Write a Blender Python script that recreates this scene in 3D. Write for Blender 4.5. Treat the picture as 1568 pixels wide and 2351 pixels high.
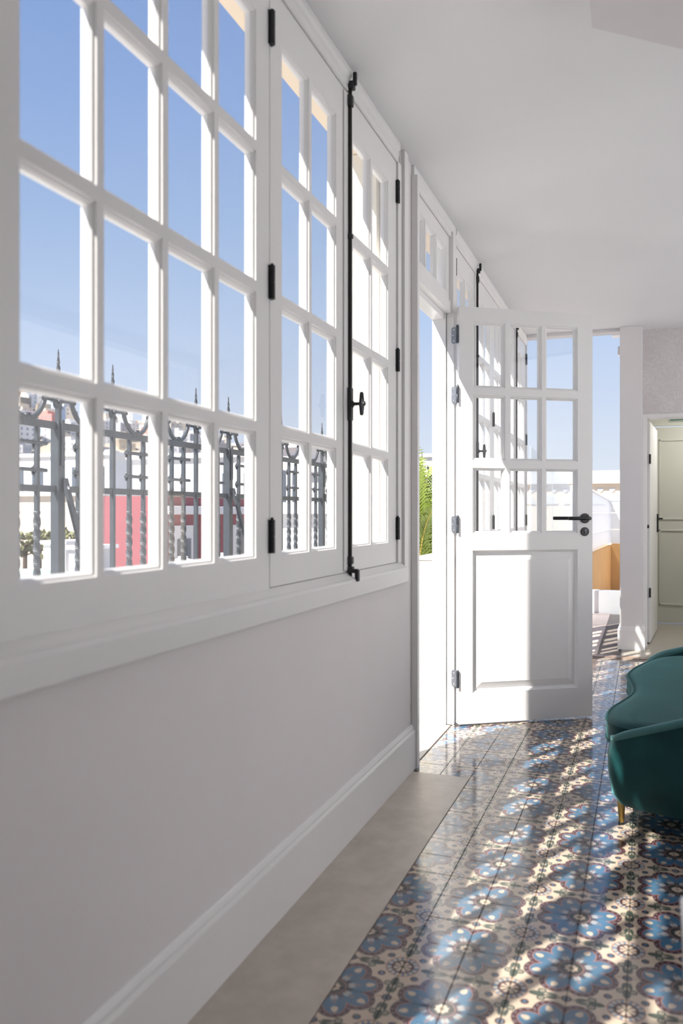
import bpy, math, random
from mathutils import Vector, Matrix

for o in list(bpy.data.objects):
    bpy.data.objects.remove(o, do_unlink=True)
scene = bpy.context.scene
C = scene.collection
random.seed(7)
PI = math.pi

# ------------------------------------------------------------------ camera
FPX, U0, V0, VPX = 1900.0, 784.0, 1178.0, 1478.0       # focal length and vanishing point in 1568x2351 pixels
TH = math.atan((VPX - U0) / FPX)
CT, ST = math.cos(TH), math.sin(TH)
CH, CX = 1.10, 0.9425                                   # eye height, distance from the window wall (wall = plane X 0)
cam_d = bpy.data.cameras.new('camera')
cam = bpy.data.objects.new('camera', cam_d); C.objects.link(cam)
cam.location = (CX, 0, CH)
cam.rotation_euler = (PI / 2, 0, TH)
cam_d.sensor_fit = 'HORIZONTAL'; cam_d.sensor_width = 24.0
cam_d.lens = FPX / 1568 * 24.0
cam_d.shift_y = 2.5 / 2351
cam_d.clip_start = 0.05; cam_d.clip_end = 3000
cam_d.dof.use_dof = True; cam_d.dof.focus_distance = 4.5; cam_d.dof.aperture_fstop = 2.8
scene.camera = cam

# ------------------------------------------------------------------ sky, sun, exposure
SUN_AZ, SUN_K = math.radians(28.9), 2.15                # travel azimuth from +Y towards +X; drop per metre of X
SUN_T = SUN_K * math.sin(SUN_AZ)                        # tangent of the elevation
world = bpy.data.worlds.new('sky'); scene.world = world
world.use_nodes = True
wt = world.node_tree; wt.nodes.clear()
wo = wt.nodes.new('ShaderNodeOutputWorld'); wb = wt.nodes.new('ShaderNodeBackground')
tc = wt.nodes.new('ShaderNodeTexCoord'); sp = wt.nodes.new('ShaderNodeSeparateXYZ')
rp = wt.nodes.new('ShaderNodeValToRGB')
wt.links.new(tc.outputs['Generated'], sp.inputs[0]); wt.links.new(sp.outputs['Z'], rp.inputs[0])
wt.links.new(rp.outputs[0], wb.inputs[0]); wt.links.new(wb.outputs[0], wo.inputs[0])
cr = rp.color_ramp
stops = [(0.0, (.48, .51, .56)), (.06, (.43, .475, .545)), (.13, (.37, .43, .54)), (.22, (.30, .38, .525)), (.33, (.225, .315, .49)), (.45, (.17, .26, .465)),
         (.60, (.125, .205, .41)), (1.0, (.08, .14, .34))]
cr.elements[0].position = 0; cr.elements[0].color = (*stops[0][1], 1)
cr.elements[1].position = 1; cr.elements[1].color = (*stops[-1][1], 1)
for p, c in stops[1:-1]:
    e = cr.elements.new(p); e.color = (*c, 1)
wb.inputs[1].default_value = 1.0
sun_d = bpy.data.lights.new('sun', 'SUN'); sun_d.energy = 6.2; sun_d.angle = math.radians(.53); sun_d.color = (1.0, .955, .89)
sun = bpy.data.objects.new('sun', sun_d); C.objects.link(sun)
sdir = Vector((math.sin(SUN_AZ), math.cos(SUN_AZ), -SUN_T)).normalized()
sun.rotation_euler = sdir.to_track_quat('-Z', 'Y').to_euler(); sun.location = (-8, -14, 18)
vs = scene.view_settings
vs.view_transform = 'Standard'; vs.look = 'None'; vs.gamma = 1.0; vs.use_curve_mapping = False
vs.exposure = 0.75

# ------------------------------------------------------------------ pixel helpers
def ray(x, y):
    k = (x - U0) / FPX
    return (k * CT - ST, k * ST + CT, -(y - V0) / FPX)
def on_floor(x, y, z=0.0):
    d = ray(x, y); t = (z - CH) / d[2]; return Vector((CX + d[0] * t, d[1] * t, z))
def on_wall(x, y, X=0.0):
    d = ray(x, y); t = (X - CX) / d[0]; return Vector((X, d[1] * t, CH + d[2] * t))
def on_perp(x, y, Y):
    d = ray(x, y); t = Y / d[1]; return Vector((CX + d[0] * t, Y, CH + d[2] * t))

# ------------------------------------------------------------------ materials
def s2l(c):
    return tuple(((v / 255) / 12.92 if v / 255 <= .04045 else ((v / 255 + .055) / 1.055) ** 2.4) for v in c)
class E:
    """tiny expression builder over Math nodes"""
    tree = None
    def __init__(s, v): s.v = v
    @staticmethod
    def op(name, *a):
        n = E.tree.nodes.new('ShaderNodeMath'); n.operation = name
        for i, x in enumerate(a):
            x = x.v if isinstance(x, E) else x
            if isinstance(x, (int, float)): n.inputs[i].default_value = x
            else: E.tree.links.new(x, n.inputs[i])
        return E(n.outputs[0])
    def __add__(s, o): return E.op('ADD', s, o)
    __radd__ = __add__
    def __sub__(s, o): return E.op('SUBTRACT', s, o)
    def __rsub__(s, o): return E.op('SUBTRACT', o, s)
    def __mul__(s, o): return E.op('MULTIPLY', s, o)
    __rmul__ = __mul__
    def __truediv__(s, o): return E.op('DIVIDE', s, o)
    def lt(s, o): return E.op('LESS_THAN', s, o)
    def gt(s, o): return E.op('GREATER_THAN', s, o)
    def abs(s): return E.op('ABSOLUTE', s)
    def sin(s): return E.op('SINE', s)
    def cos(s): return E.op('COSINE', s)
def hyp(a, b): return E.op('SQRT', a * a + b * b)
def new_mat(name):
    m = bpy.data.materials.new(name); m.use_nodes = True
    t = m.node_tree; t.nodes.clear()
    out = t.nodes.new('ShaderNodeOutputMaterial')
    return m, t, out
def principled(name, col, rough=.5, metal=0.0, spec=.5, var=0.0, vscale=6.0, bump=0.0, bscale=80.0, sheen=0.0, coat=0.0, objvar=0.0, coord='Object'):
    m, t, out = new_mat(name)
    b = t.nodes.new('ShaderNodeBsdfPrincipled'); t.links.new(b.outputs[0], out.inputs[0])
    b.inputs['Base Color'].default_value = (*col, 1)
    b.inputs['Roughness'].default_value = rough; b.inputs['Metallic'].default_value = metal
    b.inputs['Specular IOR Level'].default_value = spec
    if sheen:
        b.inputs['Sheen Weight'].default_value = sheen; b.inputs['Sheen Roughness'].default_value = .35
        b.inputs['Sheen Tint'].default_value = (.25, .75, .72, 1)
    if coat: b.inputs['Coat Weight'].default_value = coat
    if var or bump or objvar:
        co = t.nodes.new('ShaderNodeTexCoord')
    last = None
    if var:
        n = t.nodes.new('ShaderNodeTexNoise'); n.inputs['Scale'].default_value = vscale; n.inputs['Detail'].default_value = 5
        t.links.new(co.outputs[coord], n.inputs['Vector'])
        r = t.nodes.new('ShaderNodeMapRange'); r.inputs[1].default_value = .3; r.inputs[2].default_value = .7
        r.inputs[3].default_value = 1 - var; r.inputs[4].default_value = 1 + var
        t.links.new(n.outputs[0], r.inputs[0])
        mx = t.nodes.new('ShaderNodeMix'); mx.data_type = 'RGBA'; mx.blend_type = 'MULTIPLY'; mx.inputs[0].default_value = 1
        mx.inputs[6].default_value = (*col, 1); t.links.new(r.outputs[0], mx.inputs[7])
        t.links.new(mx.outputs[2], b.inputs['Base Color']); last = mx
    if objvar:
        oi = t.nodes.new('ShaderNodeObjectInfo')
        r2 = t.nodes.new('ShaderNodeMapRange'); r2.inputs[3].default_value = 1 - objvar; r2.inputs[4].default_value = 1 + objvar
        t.links.new(oi.outputs['Random'], r2.inputs[0])
        m2 = t.nodes.new('ShaderNodeMix'); m2.data_type = 'RGBA'; m2.blend_type = 'MULTIPLY'; m2.inputs[0].default_value = 1
        if last: t.links.new(last.outputs[2], m2.inputs[6])
        else: m2.inputs[6].default_value = (*col, 1)
        t.links.new(r2.outputs[0], m2.inputs[7]); t.links.new(m2.outputs[2], b.inputs['Base Color'])
    if bump:
        n2 = t.nodes.new('ShaderNodeTexNoise'); n2.inputs['Scale'].default_value = bscale; n2.inputs['Detail'].default_value = 4
        t.links.new(co.outputs[coord], n2.inputs['Vector'])
        bp = t.nodes.new('ShaderNodeBump'); bp.inputs['Strength'].default_value = bump; bp.inputs['Distance'].default_value = .004
        t.links.new(n2.outputs[0], bp.inputs['Height']); t.links.new(bp.outputs[0], b.inputs['Normal'])
    return m
M = {}
M['paint'] = principled('white_satin_paint', (.87, .86, .85), .32, var=.015, vscale=3, bump=.02, bscale=140)
M['plaster'] = principled('pale_plaster', (.82, .79, .785), .75, var=.02, vscale=2.2, bump=.06, bscale=60)
M['ceiling'] = principled('ceiling_plaster', (.89, .885, .89), .8, var=.012, vscale=1.5, bump=.04, bscale=40)
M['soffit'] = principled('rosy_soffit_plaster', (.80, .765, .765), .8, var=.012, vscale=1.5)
M['peach'] = principled('peach_render', (.86, .72, .56), .8, var=.02, vscale=4)
M['cream'] = principled('cream_render', (.86, .82, .72), .8, var=.02, vscale=4)
M['black'] = principled('black_ironmongery', (.012, .014, .016), .42, var=.1, vscale=30)
M['rod'] = principled('dark_brown_iron', (.022, .017, .016), .38, metal=.3)
M['steel'] = principled('hinge_steel', (.30, .32, .36), .38, metal=.85, var=.08, vscale=40)
M['steel_dark'] = principled('hinge_pin_steel', (.10, .11, .125), .35, metal=.8)
M['screw'] = principled('screw_steel', (.62, .63, .66), .3, metal=.9)
M['iron'] = principled('painted_wrought_iron', (.046, .056, .068), .45, metal=.0, var=.18, vscale=25, bump=.15, bscale=160)
M['stone'] = principled('limestone_slab', (.57, .51, .44), .40, var=.10, vscale=14, bump=.12, bscale=90)
M['beige'] = principled('beige_stone_floor', (.40, .37, .315), .45, var=.05, vscale=7)
M['grout'] = principled('dark_grout', (.26, .22, .19), .9, var=.2, vscale=40)
M['border'] = principled('brown_border_tile', (.30, .21, .155), .35, var=.25, vscale=18, objvar=.25)
M['terra'] = principled('pinkish_patio_brick', (.70, .56, .48), .5, var=.12, vscale=12, objvar=.12)
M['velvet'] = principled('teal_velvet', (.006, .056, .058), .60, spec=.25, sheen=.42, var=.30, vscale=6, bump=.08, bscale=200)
M['velvet_sheen'] = principled('teal_velvet_edge_sheen', (.075, .20, .20), .55, spec=.35, sheen=1.0)  # rolled edge: sheen of the velvet put in as a lighter base colour
M['brass'] = principled('brushed_brass', (.52, .35, .12), .32, metal=1.0, var=.08, vscale=40)
M['white_lacquer'] = principled('white_lacquer', (.82, .82, .84), .25)
M['green_paint'] = principled('pale_green_door_paint', (.60, .60, .535), .5, var=.02, vscale=3)
M['sign_green'] = principled('exit_sign_green', (.0, .085, .06), .4)
M['sign_white'] = principled('exit_sign_white', (.80, .86, .78), .4)
M['orange'] = principled('ochre_render', (.56, .32, .12), .75, var=.05, vscale=3)
M['white_render'] = principled('white_render', (.86, .85, .84), .8, var=.03, vscale=2)
M['grey_plinth'] = principled('grey_plinth', (.62, .62, .62), .8, var=.04, vscale=6)
M['terrace'] = principled('terrace_paving', (.84, .81, .77), .7, var=.06, vscale=5)
M['soil'] = principled('soil', (.10, .07, .05), .95, var=.3, vscale=30)
M['leaf'] = principled('palm_leaf', (.22, .29, .05), .45, var=.35, vscale=5)
M['cane'] = principled('yellow_palm_cane', (.50, .38, .08), .5, var=.2, vscale=20)
M['lamp_white'] = principled('lamp_diffuser', (.86, .86, .86), .35)
M['pink'] = principled('pink_render', (.28, .082, .094), .85, var=.05, vscale=1.5)
M['pink_house'] = principled('salmon_render', (.60, .26, .22), .85)
M['hw_white'] = principled('house_white', (.72, .71, .70), .85, var=.05, vscale=.6)
M['hw_cream'] = principled('house_cream', (.66, .58, .48), .85, var=.05, vscale=.6)
M['hw_grey'] = principled('house_grey', (.42, .42, .43), .85, var=.06, vscale=.6)
M['hw_orange'] = principled('house_orange', (.66, .38, .16), .85)
M['hw_blue'] = principled('house_blue', (.42, .52, .66), .85)
M['win_dark'] = principled('dark_window', (.09, .11, .14), .25)
M['win_far_hazed'] = principled('hazed_far_window', (.24, .26, .30), .4)  # distance haze put into the colour, paler than the near windows
M['hill'] = principled('dry_hillside', (.33, .28, .22), .95, var=.35, vscale=.02)
M['street'] = principled('street_ground', (.42, .40, .38), .95, var=.15, vscale=.05)
M['shrub'] = principled('olive_shrub', (.16, .17, .07), .8, var=.3, vscale=4)
M['tarp'] = principled('green_tarp', (.35, .48, .38), .7)

def glass_mat(name, tint=(1, 1, 1), ior=1.45):
    m, t, out = new_mat(name)
    tr = t.nodes.new('ShaderNodeBsdfTransparent'); tr.inputs[0].default_value = (*tint, 1)
    gl = t.nodes.new('ShaderNodeBsdfGlossy'); gl.inputs['Roughness'].default_value = .0
    lw = t.nodes.new('ShaderNodeLayerWeight'); lw.inputs[0].default_value = .5
    E.tree = t
    fr = E.op('POWER', E(lw.outputs['Facing']), 5.0) * .85 + .06
    mx = t.nodes.new('ShaderNodeMixShader')
    t.links.new(fr.v, mx.inputs[0]); t.links.new(tr.outputs[0], mx.inputs[1]); t.links.new(gl.outputs[0], mx.inputs[2])
    t.links.new(mx.outputs[0], out.inputs[0])
    return m
M['glass'] = glass_mat('window_glass', (.985, .99, .985))
def frosted_mat(k):
    m, t, out = new_mat('frosted_screen')
    tr = t.nodes.new('ShaderNodeBsdfTransparent'); tr.inputs[0].default_value = (.9, .93, .95, 1)
    df = t.nodes.new('ShaderNodeBsdfPrincipled'); df.inputs['Base Color'].default_value = (.66, .68, .72, 1); df.inputs['Roughness'].default_value = .4
    tl = t.nodes.new('ShaderNodeBsdfTranslucent'); tl.inputs[0].default_value = (.72, .74, .78, 1)
    m1 = t.nodes.new('ShaderNodeMixShader'); m1.inputs[0].default_value = .4
    m2 = t.nodes.new('ShaderNodeMixShader'); m2.inputs[0].default_value = k
    t.links.new(df.outputs[0], m1.inputs[1]); t.links.new(tl.outputs[0], m1.inputs[2])
    t.links.new(tr.outputs[0], m2.inputs[1]); t.links.new(m1.outputs[0], m2.inputs[2]); t.links.new(m2.outputs[0], out.inputs[0])
    return m
M['frosted'] = frosted_mat(.62)
M['clear_screen'] = frosted_mat(.44)

TX, TY, FX0, FY0 = .128, .134, .266, 3.676              # tile pitch and one flower centre (tile corner)
def tile_mat():
    """encaustic tile: blue eight-petalled flowers, maroon scallops, rosettes and green sprigs; one repeat = 2 x 2 tiles"""
    m, t, out = new_mat('encaustic_floor_tile')
    E.tree = t
    geo = t.nodes.new('ShaderNodeNewGeometry'); sx = t.nodes.new('ShaderNodeSeparateXYZ')
    t.links.new(geo.outputs['Position'], sx.inputs[0])
    ux = (E(sx.outputs[0]) - FX0) / (2 * TX); uy = (E(sx.outputs[1]) - FY0) / (2 * TY)
    fx = ux - E.op('ROUND', ux); fy = uy - E.op('ROUND', uy)
    r = hyp(fx, fy); a = E.op('ARCTAN2', fy, fx)
    m8 = a * (8 / (2 * PI))
    dev = (E.op('FRACT', m8 + 8.0) - .5) * (2 * PI / 8)
    px = r * dev.cos(); py = r * dev.sin()
    def ell(c, ra, rt):
        p = (px - c) / ra; q = py / rt
        return p * p + q * q
    gx = .5 - fx.abs(); gy = .5 - fy.abs()
    rr = hyp(gx, gy); ra_ = E.op('ARCTAN2', gy, gx)
    al = E.op('MAXIMUM', gx, gy); ac = E.op('MINIMUM', gx, gy)
    cream, blue, maroon = (.58, .475, .365), (.068, .150, .240), (.075, .028, .032)
    green, pink, ltblue, dk = (.07, .088, .07), (.34, .18, .155), (.17, .23, .29), (.045, .045, .042)
    cur = [None]
    rgb = t.nodes.new('ShaderNodeRGB'); rgb.outputs[0].default_value = (*cream, 1); cur[0] = rgb.outputs[0]
    def lay(mask, col):
        n = t.nodes.new('ShaderNodeMix'); n.data_type = 'RGBA'
        t.links.new(mask.v, n.inputs[0]); t.links.new(cur[0], n.inputs[6]); n.inputs[7].default_value = (*col, 1)
        cur[0] = n.outputs[2]
    def circ(x, y, cx_, cy_): return hyp(x - cx_, y - cy_)
    # sprigs between the flowers
    lay(ac.lt(.0075) * al.gt(.19) * al.lt(.45), green)
    p = (al - .245) / .070; q = ac / .036; lay((p * p + q * q).lt(1), green)
    d1 = circ(ac, al, .055, .285); lay((d1 - .029).abs().lt(.0095), green)
    lay(d1.lt(.011), green)
    p = (al - .395 + ac * .9) / .05; q = (ac - .028) / .020; lay((p * p + q * q).lt(1), green)
    # rosette
    lay(rr.lt(.155), cream)
    lay(rr.lt(.152) * rr.gt(.108) * (ra_ * 16.0).sin().gt(-.15), ltblue)
    lay((rr - .155).abs().lt(.006), pink)
    lay(rr.lt(.108), maroon)
    lay(rr.lt(.082) * ((ra_ * 4.0).sin()).abs().gt(.52), cream)
    lay(rr.lt(.018), green)
    # small bosses round the rosette
    d2 = circ(gx, gy, .157, .157)
    lay(d2.lt(.038), maroon); lay(d2.lt(.019), blue)
    # dot between neighbouring flowers
    d3 = circ(ac, al, 0.0, .5); lay(d3.lt(.046), maroon); lay(d3.lt(.030), ltblue); lay(d3.lt(.016), dk)
    # flower
    eo = ell(.268, .182, .160)
    lay(E.op('MAXIMUM', eo.lt(1), r.lt(.30)), maroon)
    ring = eo.lt(.88) * ell(.268, .150, .128).gt(1) * r.gt(.22)
    lay(ring * (a * 44.0).sin().gt(.25), (.20, .16, .18))
    ei = ell(.268, .134, .110)
    lay(ei.lt(1), pink)
    lay(r.lt(.205), (.075, .060, .072))
    e2 = ell(.268, .124, .100)
    lay(e2.lt(1), blue)
    lay(ell(.195, .050, .040).lt(1), (.10, .17, .24))
    lay(py.abs().lt(.005) * r.gt(.13) * r.lt(.25), pink)
    p = (px - .335) / .042; q = py / (.03 + (.335 - px) * .25); lay((p * p + q * q).lt(1), cream)
    p = (px - .165) / .034; q = (py.abs() - .018) / .016; lay((p * p + q * q).lt(1), (.36, .38, .38))
    lay(r.lt(.115), pink); lay(r.lt(.108), dk)
    lay(r.lt(.062) * ((a * 4.0).sin().abs() * .02 + .045).gt(r), cream)
    lay(r.lt(.020), dk); lay(r.lt(.010), cream)
    # wear and tone differences from tile to tile
    n = t.nodes.new('ShaderNodeTexNoise'); n.inputs['Scale'].default_value = 9; n.inputs['Detail'].default_value = 6
    t.links.new(geo.outputs['Position'], n.inputs['Vector'])
    oi = t.nodes.new('ShaderNodeObjectInfo')
    tone = E(n.outputs[0]) * .3 + E(oi.outputs['Random']) * .12 + .79
    mm = t.nodes.new('ShaderNodeMix'); mm.data_type = 'RGBA'; mm.blend_type = 'MULTIPLY'; mm.inputs[0].default_value = 1
    t.links.new(cur[0], mm.inputs[6]); t.links.new(tone.v, mm.inputs[7])
    b = t.nodes.new('ShaderNodeBsdfPrincipled'); t.links.new(b.outputs[0], out.inputs[0])
    t.links.new(mm.outputs[2], b.inputs['Base Color'])
    b.inputs['IOR'].default_value = 1.85
    n2 = t.nodes.new('ShaderNodeTexNoise'); n2.inputs['Scale'].default_value = 22; n2.inputs['Detail'].default_value = 3
    t.links.new(geo.outputs['Position'], n2.inputs['Vector'])
    rg = E(n2.outputs[0]) * .12 + .06
    t.links.new(rg.v, b.inputs['Roughness'])
    bp = t.nodes.new('ShaderNodeBump'); bp.inputs['Strength'].default_value = .05; bp.inputs['Distance'].default_value = .003
    t.links.new(n2.outputs[0], bp.inputs['Height']); t.links.new(bp.outputs[0], b.inputs['Normal'])
    return m
M['tile'] = tile_mat()

def wallpaper_mat():
    m, t, out = new_mat('damask_wallpaper'); E.tree = t
    geo = t.nodes.new('ShaderNodeNewGeometry'); sx = t.nodes.new('ShaderNodeSeparateXYZ')
    t.links.new(geo.outputs['Position'], sx.inputs[0])
    x, z = E(sx.outputs[0]), E(sx.outputs[2])
    n = t.nodes.new('ShaderNodeTexNoise'); n.inputs['Scale'].default_value = 7.0; n.inputs['Detail'].default_value = 2.5
    n.inputs['Distortion'].default_value = 2.2
    t.links.new(geo.outputs['Position'], n.inputs['Vector'])
    w = (E(n.outputs[0]) * 46.0).sin()
    big = (x * 21.0).sin() * (z * 15.0).sin()
    mask = (w + big * .6).gt(.15)
    mx = t.nodes.new('ShaderNodeMix'); mx.data_type = 'RGBA'; t.links.new(mask.v, mx.inputs[0])
    mx.inputs[6].default_value = (.70, .655, .645, 1); mx.inputs[7].default_value = (.755, .73, .725, 1)
    b = t.nodes.new('ShaderNodeBsdfPrincipled'); b.inputs['Roughness'].default_value = .6
    t.links.new(mx.outputs[2], b.inputs['Base Color']); t.links.new(b.outputs[0], out.inputs[0])
    return m
M['wallpaper'] = wallpaper_mat()

# ------------------------------------------------------------------ mesh builder
class MB:
    def __init__(s): s.v = []; s.f = []
    def add(s, vs_, fs):
        b = len(s.v); s.v += [tuple(p) for p in vs_]; s.f += [tuple(b + i for i in f) for f in fs]; return s
    def box(s, x0, x1, y0, y1, z0, z1):
        if x0 > x1: x0, x1 = x1, x0
        if y0 > y1: y0, y1 = y1, y0
        if z0 > z1: z0, z1 = z1, z0
        return s.add([(x0, y0, z0), (x1, y0, z0), (x1, y1, z0), (x0, y1, z0), (x0, y0, z1), (x1, y0, z1), (x1, y1, z1), (x0, y1, z1)],
                     [(0, 3, 2, 1), (4, 5, 6, 7), (0, 1, 5, 4), (1, 2, 6, 5), (2, 3, 7, 6), (3, 0, 4, 7)])
    def rings(s, rs, cap0=True, cap1=True, closed=False):
        b = len(s.v); n = len(rs[0])
        for r in rs: s.v += [tuple(p) for p in r]
        R_ = len(rs)
        for i in range(R_ if closed else R_ - 1):
            j = (i + 1) % R_
            for k in range(n):
                l = (k + 1) % n
                s.f.append((b + i * n + k, b + i * n + l, b + j * n + l, b + j * n + k))
        if not closed:
            if cap0: s.f.append(tuple(b + k for k in reversed(range(n))))
            if cap1: s.f.append(tuple(b + (R_ - 1) * n + k for k in range(n)))
        return s
    def tube(s, pts, rad, n=8, closed=False, sq=False, twist=None):
        pts = [Vector(p) for p in pts]; rs = []
        up = None; N = len(pts)
        for i, p in enumerate(pts):
            if closed: tg = pts[(i + 1) % N] - pts[i - 1]
            else: tg = pts[min(i + 1, N - 1)] - pts[max(i - 1, 0)]
            tg.normalize()
            if up is None:
                up = Vector((0, 0, 1)) if abs(tg.z) < .9 else Vector((1, 0, 0))
            sd = tg.cross(up).normalized(); up = sd.cross(tg).normalized()
            r = rad[i] if isinstance(rad, (list, tuple)) else rad
            tw = twist[i] if twist else 0
            rs.append([p + sd * (math.cos(2 * PI * k / n + tw) * r) + up * (math.sin(2 * PI * k / n + tw) * r) for k in range(n)])
        return s.rings(rs, closed=closed)
    def lathe(s, prof, c=(0, 0, 0), n=16, axis='z'):
        rs = []
        for r, h_ in prof:
            ring = []
            for k in range(n):
                a = 2 * PI * k / n; u, w = r * math.cos(a), r * math.sin(a)
                if axis == 'z': p = (c[0] + u, c[1] + w, c[2] + h_)
                elif axis == 'x': p = (c[0] + h_, c[1] + u, c[2] + w)
                else: p = (c[0] + w, c[1] + h_, c[2] + u)
                ring.append(p)
            rs.append(ring)
        return s.rings(rs)
    def prism(s, poly, z0, z1):
        return s.rings([[(x, y, z0) for x, y in poly], [(x, y, z1) for x, y in poly]])
    def extrude_y(s, prof, y0, y1):
        return s.rings([[(x, y0, z) for x, z in prof], [(x, y1, z) for x, z in prof]])
    def mesh(s, name, mat, smooth=False, off=Vector((0, 0, 0))):
        me = bpy.data.meshes.new(name)
        me.from_pydata([(a - off[0], b - off[1], c - off[2]) for a, b, c in s.v], [], s.f)
        me.validate(); me.update()
        import bmesh
        bm = bmesh.new(); bm.from_mesh(me); bmesh.ops.recalc_face_normals(bm, faces=bm.faces); bm.to_mesh(me); bm.free()
        if smooth:
            for p in me.polygons: p.use_smooth = True
        me.materials.append(mat if not isinstance(mat, str) else M[mat])
        return me
    def centre(s):
        xs, ys, zs = zip(*s.v); return Vector(((min(xs) + max(xs)) / 2, (min(ys) + max(ys)) / 2, min(zs)))
    def build(s, name, mat, parent=None, smooth=False, bevel=0.0, seg=2):
        o_ = s.centre()
        me = s.mesh(name, mat, smooth, o_)
        o = bpy.data.objects.new(name, me); C.objects.link(o)
        put(o, o_, parent)
        if bevel:
            b = o.modifiers.new('bevel', 'BEVEL'); b.width = bevel; b.segments = seg; b.limit_method = 'ANGLE'; b.angle_limit = math.radians(40)
            b.harden_normals = False
        if smooth and bevel == 0:
            e = o.modifiers.new('split', 'EDGE_SPLIT'); e.split_angle = math.radians(38)
        return o
W = {}
def put(o, w, parent=None):
    w = Vector(w); W[o] = w
    if parent is None: o.location = w
    else: o.parent = parent; o.location = w - W[parent]
def tag(o, label=None, cat=None, group=None, kind=None):
    if label: o['label'] = label
    if cat: o['category'] = cat
    if group: o['group'] = group
    if kind: o['kind'] = kind
    return o
def thing(name, loc, label, cat, group=None, kind=None, rz=0.0, local=False):
    o = bpy.data.objects.new(name, None); C.objects.link(o); o.empty_display_size = .1
    o.location = loc; o.rotation_euler = (0, 0, rz)
    W[o] = Vector((0, 0, 0)) if local else Vector(loc)
    return tag(o, label, cat, group, kind)
def inst(me, name, w, parent, rz=0.0):
    o = bpy.data.objects.new(name, me); C.objects.link(o); put(o, w, parent); o.rotation_euler[2] = rz
    return o
def copy_tree(o, parent=None):
    c = o.copy(); C.objects.link(c); c.parent = parent; W[c] = W[o].copy()
    for ch in list(o.children): copy_tree(ch, c)
    return c

# ================================================================== STRUCTURE
CEIL = 2.60
YB, YE, XR = -3.2, 7.10, 3.1
# ---- floor: grout bed with tiles
fl = MB().box(-.02, XR, YB, 6.62, -.10, -.006).build('floor', 'grout')
tag(fl, 'patterned blue and cream encaustic tile floor lying on dark grout', 'floor', kind='structure')
tm = MB()
g, ch = .0005, .0011
def tile_verts(hx, hy):
    a = []
    for (ix, iz) in ((0, -.012), (0, -ch), (ch, 0)):
        a.append([(-hx + ix, -hy + ix, iz), (hx - ix, -hy + ix, iz), (hx - ix, hy - ix, iz), (-hx + ix, hy - ix, iz)])
    return a
tm.rings(tile_verts(TX / 2 - g, TY / 2 - g), cap0=False)
tile_me = tm.mesh('floor_tile', 'tile')
cells = []
i0 = 0
for i in range(-2, 24):
    for j in range(-52, 22):
        x = FX0 + (i + .5) * TX; y = FY0 + (j + .5) * TY
        if x + TX / 2 > XR or y - TY / 2 < YB or y + TY / 2 > 6.62 or x - TX / 2 < 0.005: continue
        if x < FX0 and y < 3.408: continue
        # seen by the camera?
        dx, dy = x - CX, y
        zc = -dx * ST + dy * CT; xc = dx * CT + dy * ST
        vis = False
        if zc > .3:
            u = U0 + FPX * xc / zc; v = V0 + FPX * CH / zc
            vis = -20 < u < 1610 and v < 2400 and x > 0
            # parts behind sofa or wall
            if x > 1.35 and y < 2.8 and u > 1568: vis = False
        cells.append((0 if vis else 1, math.hypot(dx, dy) if vis else 99, x, y))
cells.sort()
rest = MB()
for n, (hid, d, x, y) in enumerate(cells):
    dz = random.uniform(-.0003, .0003)
    if n < 300 and not hid:
        o = inst(tile_me, 'floor_tile', (x, y, dz), fl)
        o.rotation_euler = (random.uniform(-.0015, .0015), random.uniform(-.0015, .0015), random.uniform(-.003, .003))
    else:
        rs = tile_verts(TX / 2 - g, TY / 2 - g)
        rest.rings([[(x + p[0], y + p[1], p[2] + dz) for p in r_] for r_ in rs], cap0=False)
o = rest.build('floor_tiles', 'tile', fl); tag(o, kind='stuff')
# limestone strip by the wall
for (a, b) in ((YB, -.6), (-.598, 1.15), (1.152, 3.408 - .001)):
    MB().box(.003, FX0 - .0015, a, b, -.03, .001).build('stone_slab', 'stone', fl, bevel=.0015)
# brown border and beige floor at the far end
x = 0.003
while x < XR - .05:
    MB().box(x, x + .128, 6.622, 6.72, -.03, .0005).build('border_tile', 'border', fl, bevel=.001); x += .1295
far = MB().box(.775, XR, 6.722, 8.9, -.1, .0).build('floor_far', 'beige')
tag(far, 'beige stone floor running through the far doorway into the lobby', 'floor', kind='structure')

# ---- ceiling
ceil = MB().box(-.09, XR + .1, YB, 7.22, CEIL, CEIL + .14).build('ceiling', 'ceiling')
tag(ceil, 'smooth pale grey-white plaster ceiling over the hall', 'ceiling', kind='structure')
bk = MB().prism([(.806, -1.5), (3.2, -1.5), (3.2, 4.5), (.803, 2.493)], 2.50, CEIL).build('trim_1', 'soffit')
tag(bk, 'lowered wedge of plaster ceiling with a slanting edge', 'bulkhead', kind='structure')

# ---- window wall
SX = -.004                                              # inner face of the sashes
WT = -.09                                               # outer face of the window wall
wl = MB()
wl.box(WT, 0, YB, 3.47, -.02, .86)                      # parapet under the near windows
wl.box(WT, 0, YB, -1.27, .86, CEIL)
wl.box(WT, 0, 3.29, 3.47, .86, CEIL)                    # pier before the door
wl.box(WT, 0, 4.262, 7.25, -.02, .86)
wl.box(WT, 0, 4.262, 4.31, .86, CEIL)
wl.box(WT, 0, 7.19, 7.25, .86, CEIL)
wl = wl.build('wall_left', 'plaster')
tag(wl, 'pale plaster window wall with a long band of white windows', 'wall', kind='structure')
fac = MB()
fac.box(-.22, WT, YB, 7.3, 2.59, 2.95).box(WT, 0.0, YB, 7.3, CEIL + .14, 2.95)
eave = fac.build('trim_2', 'peach'); tag(eave, 'peach rendered lintel beam running above the windows outside', 'beam', kind='structure')
pier = MB().box(-.22, WT - .001, 3.25, 3.36, -.02, 2.589).build('trim_3', 'cream', bevel=.004)
tag(pier, 'cream rendered pier outside between the window and the open door', 'pier', kind='structure')

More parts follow.
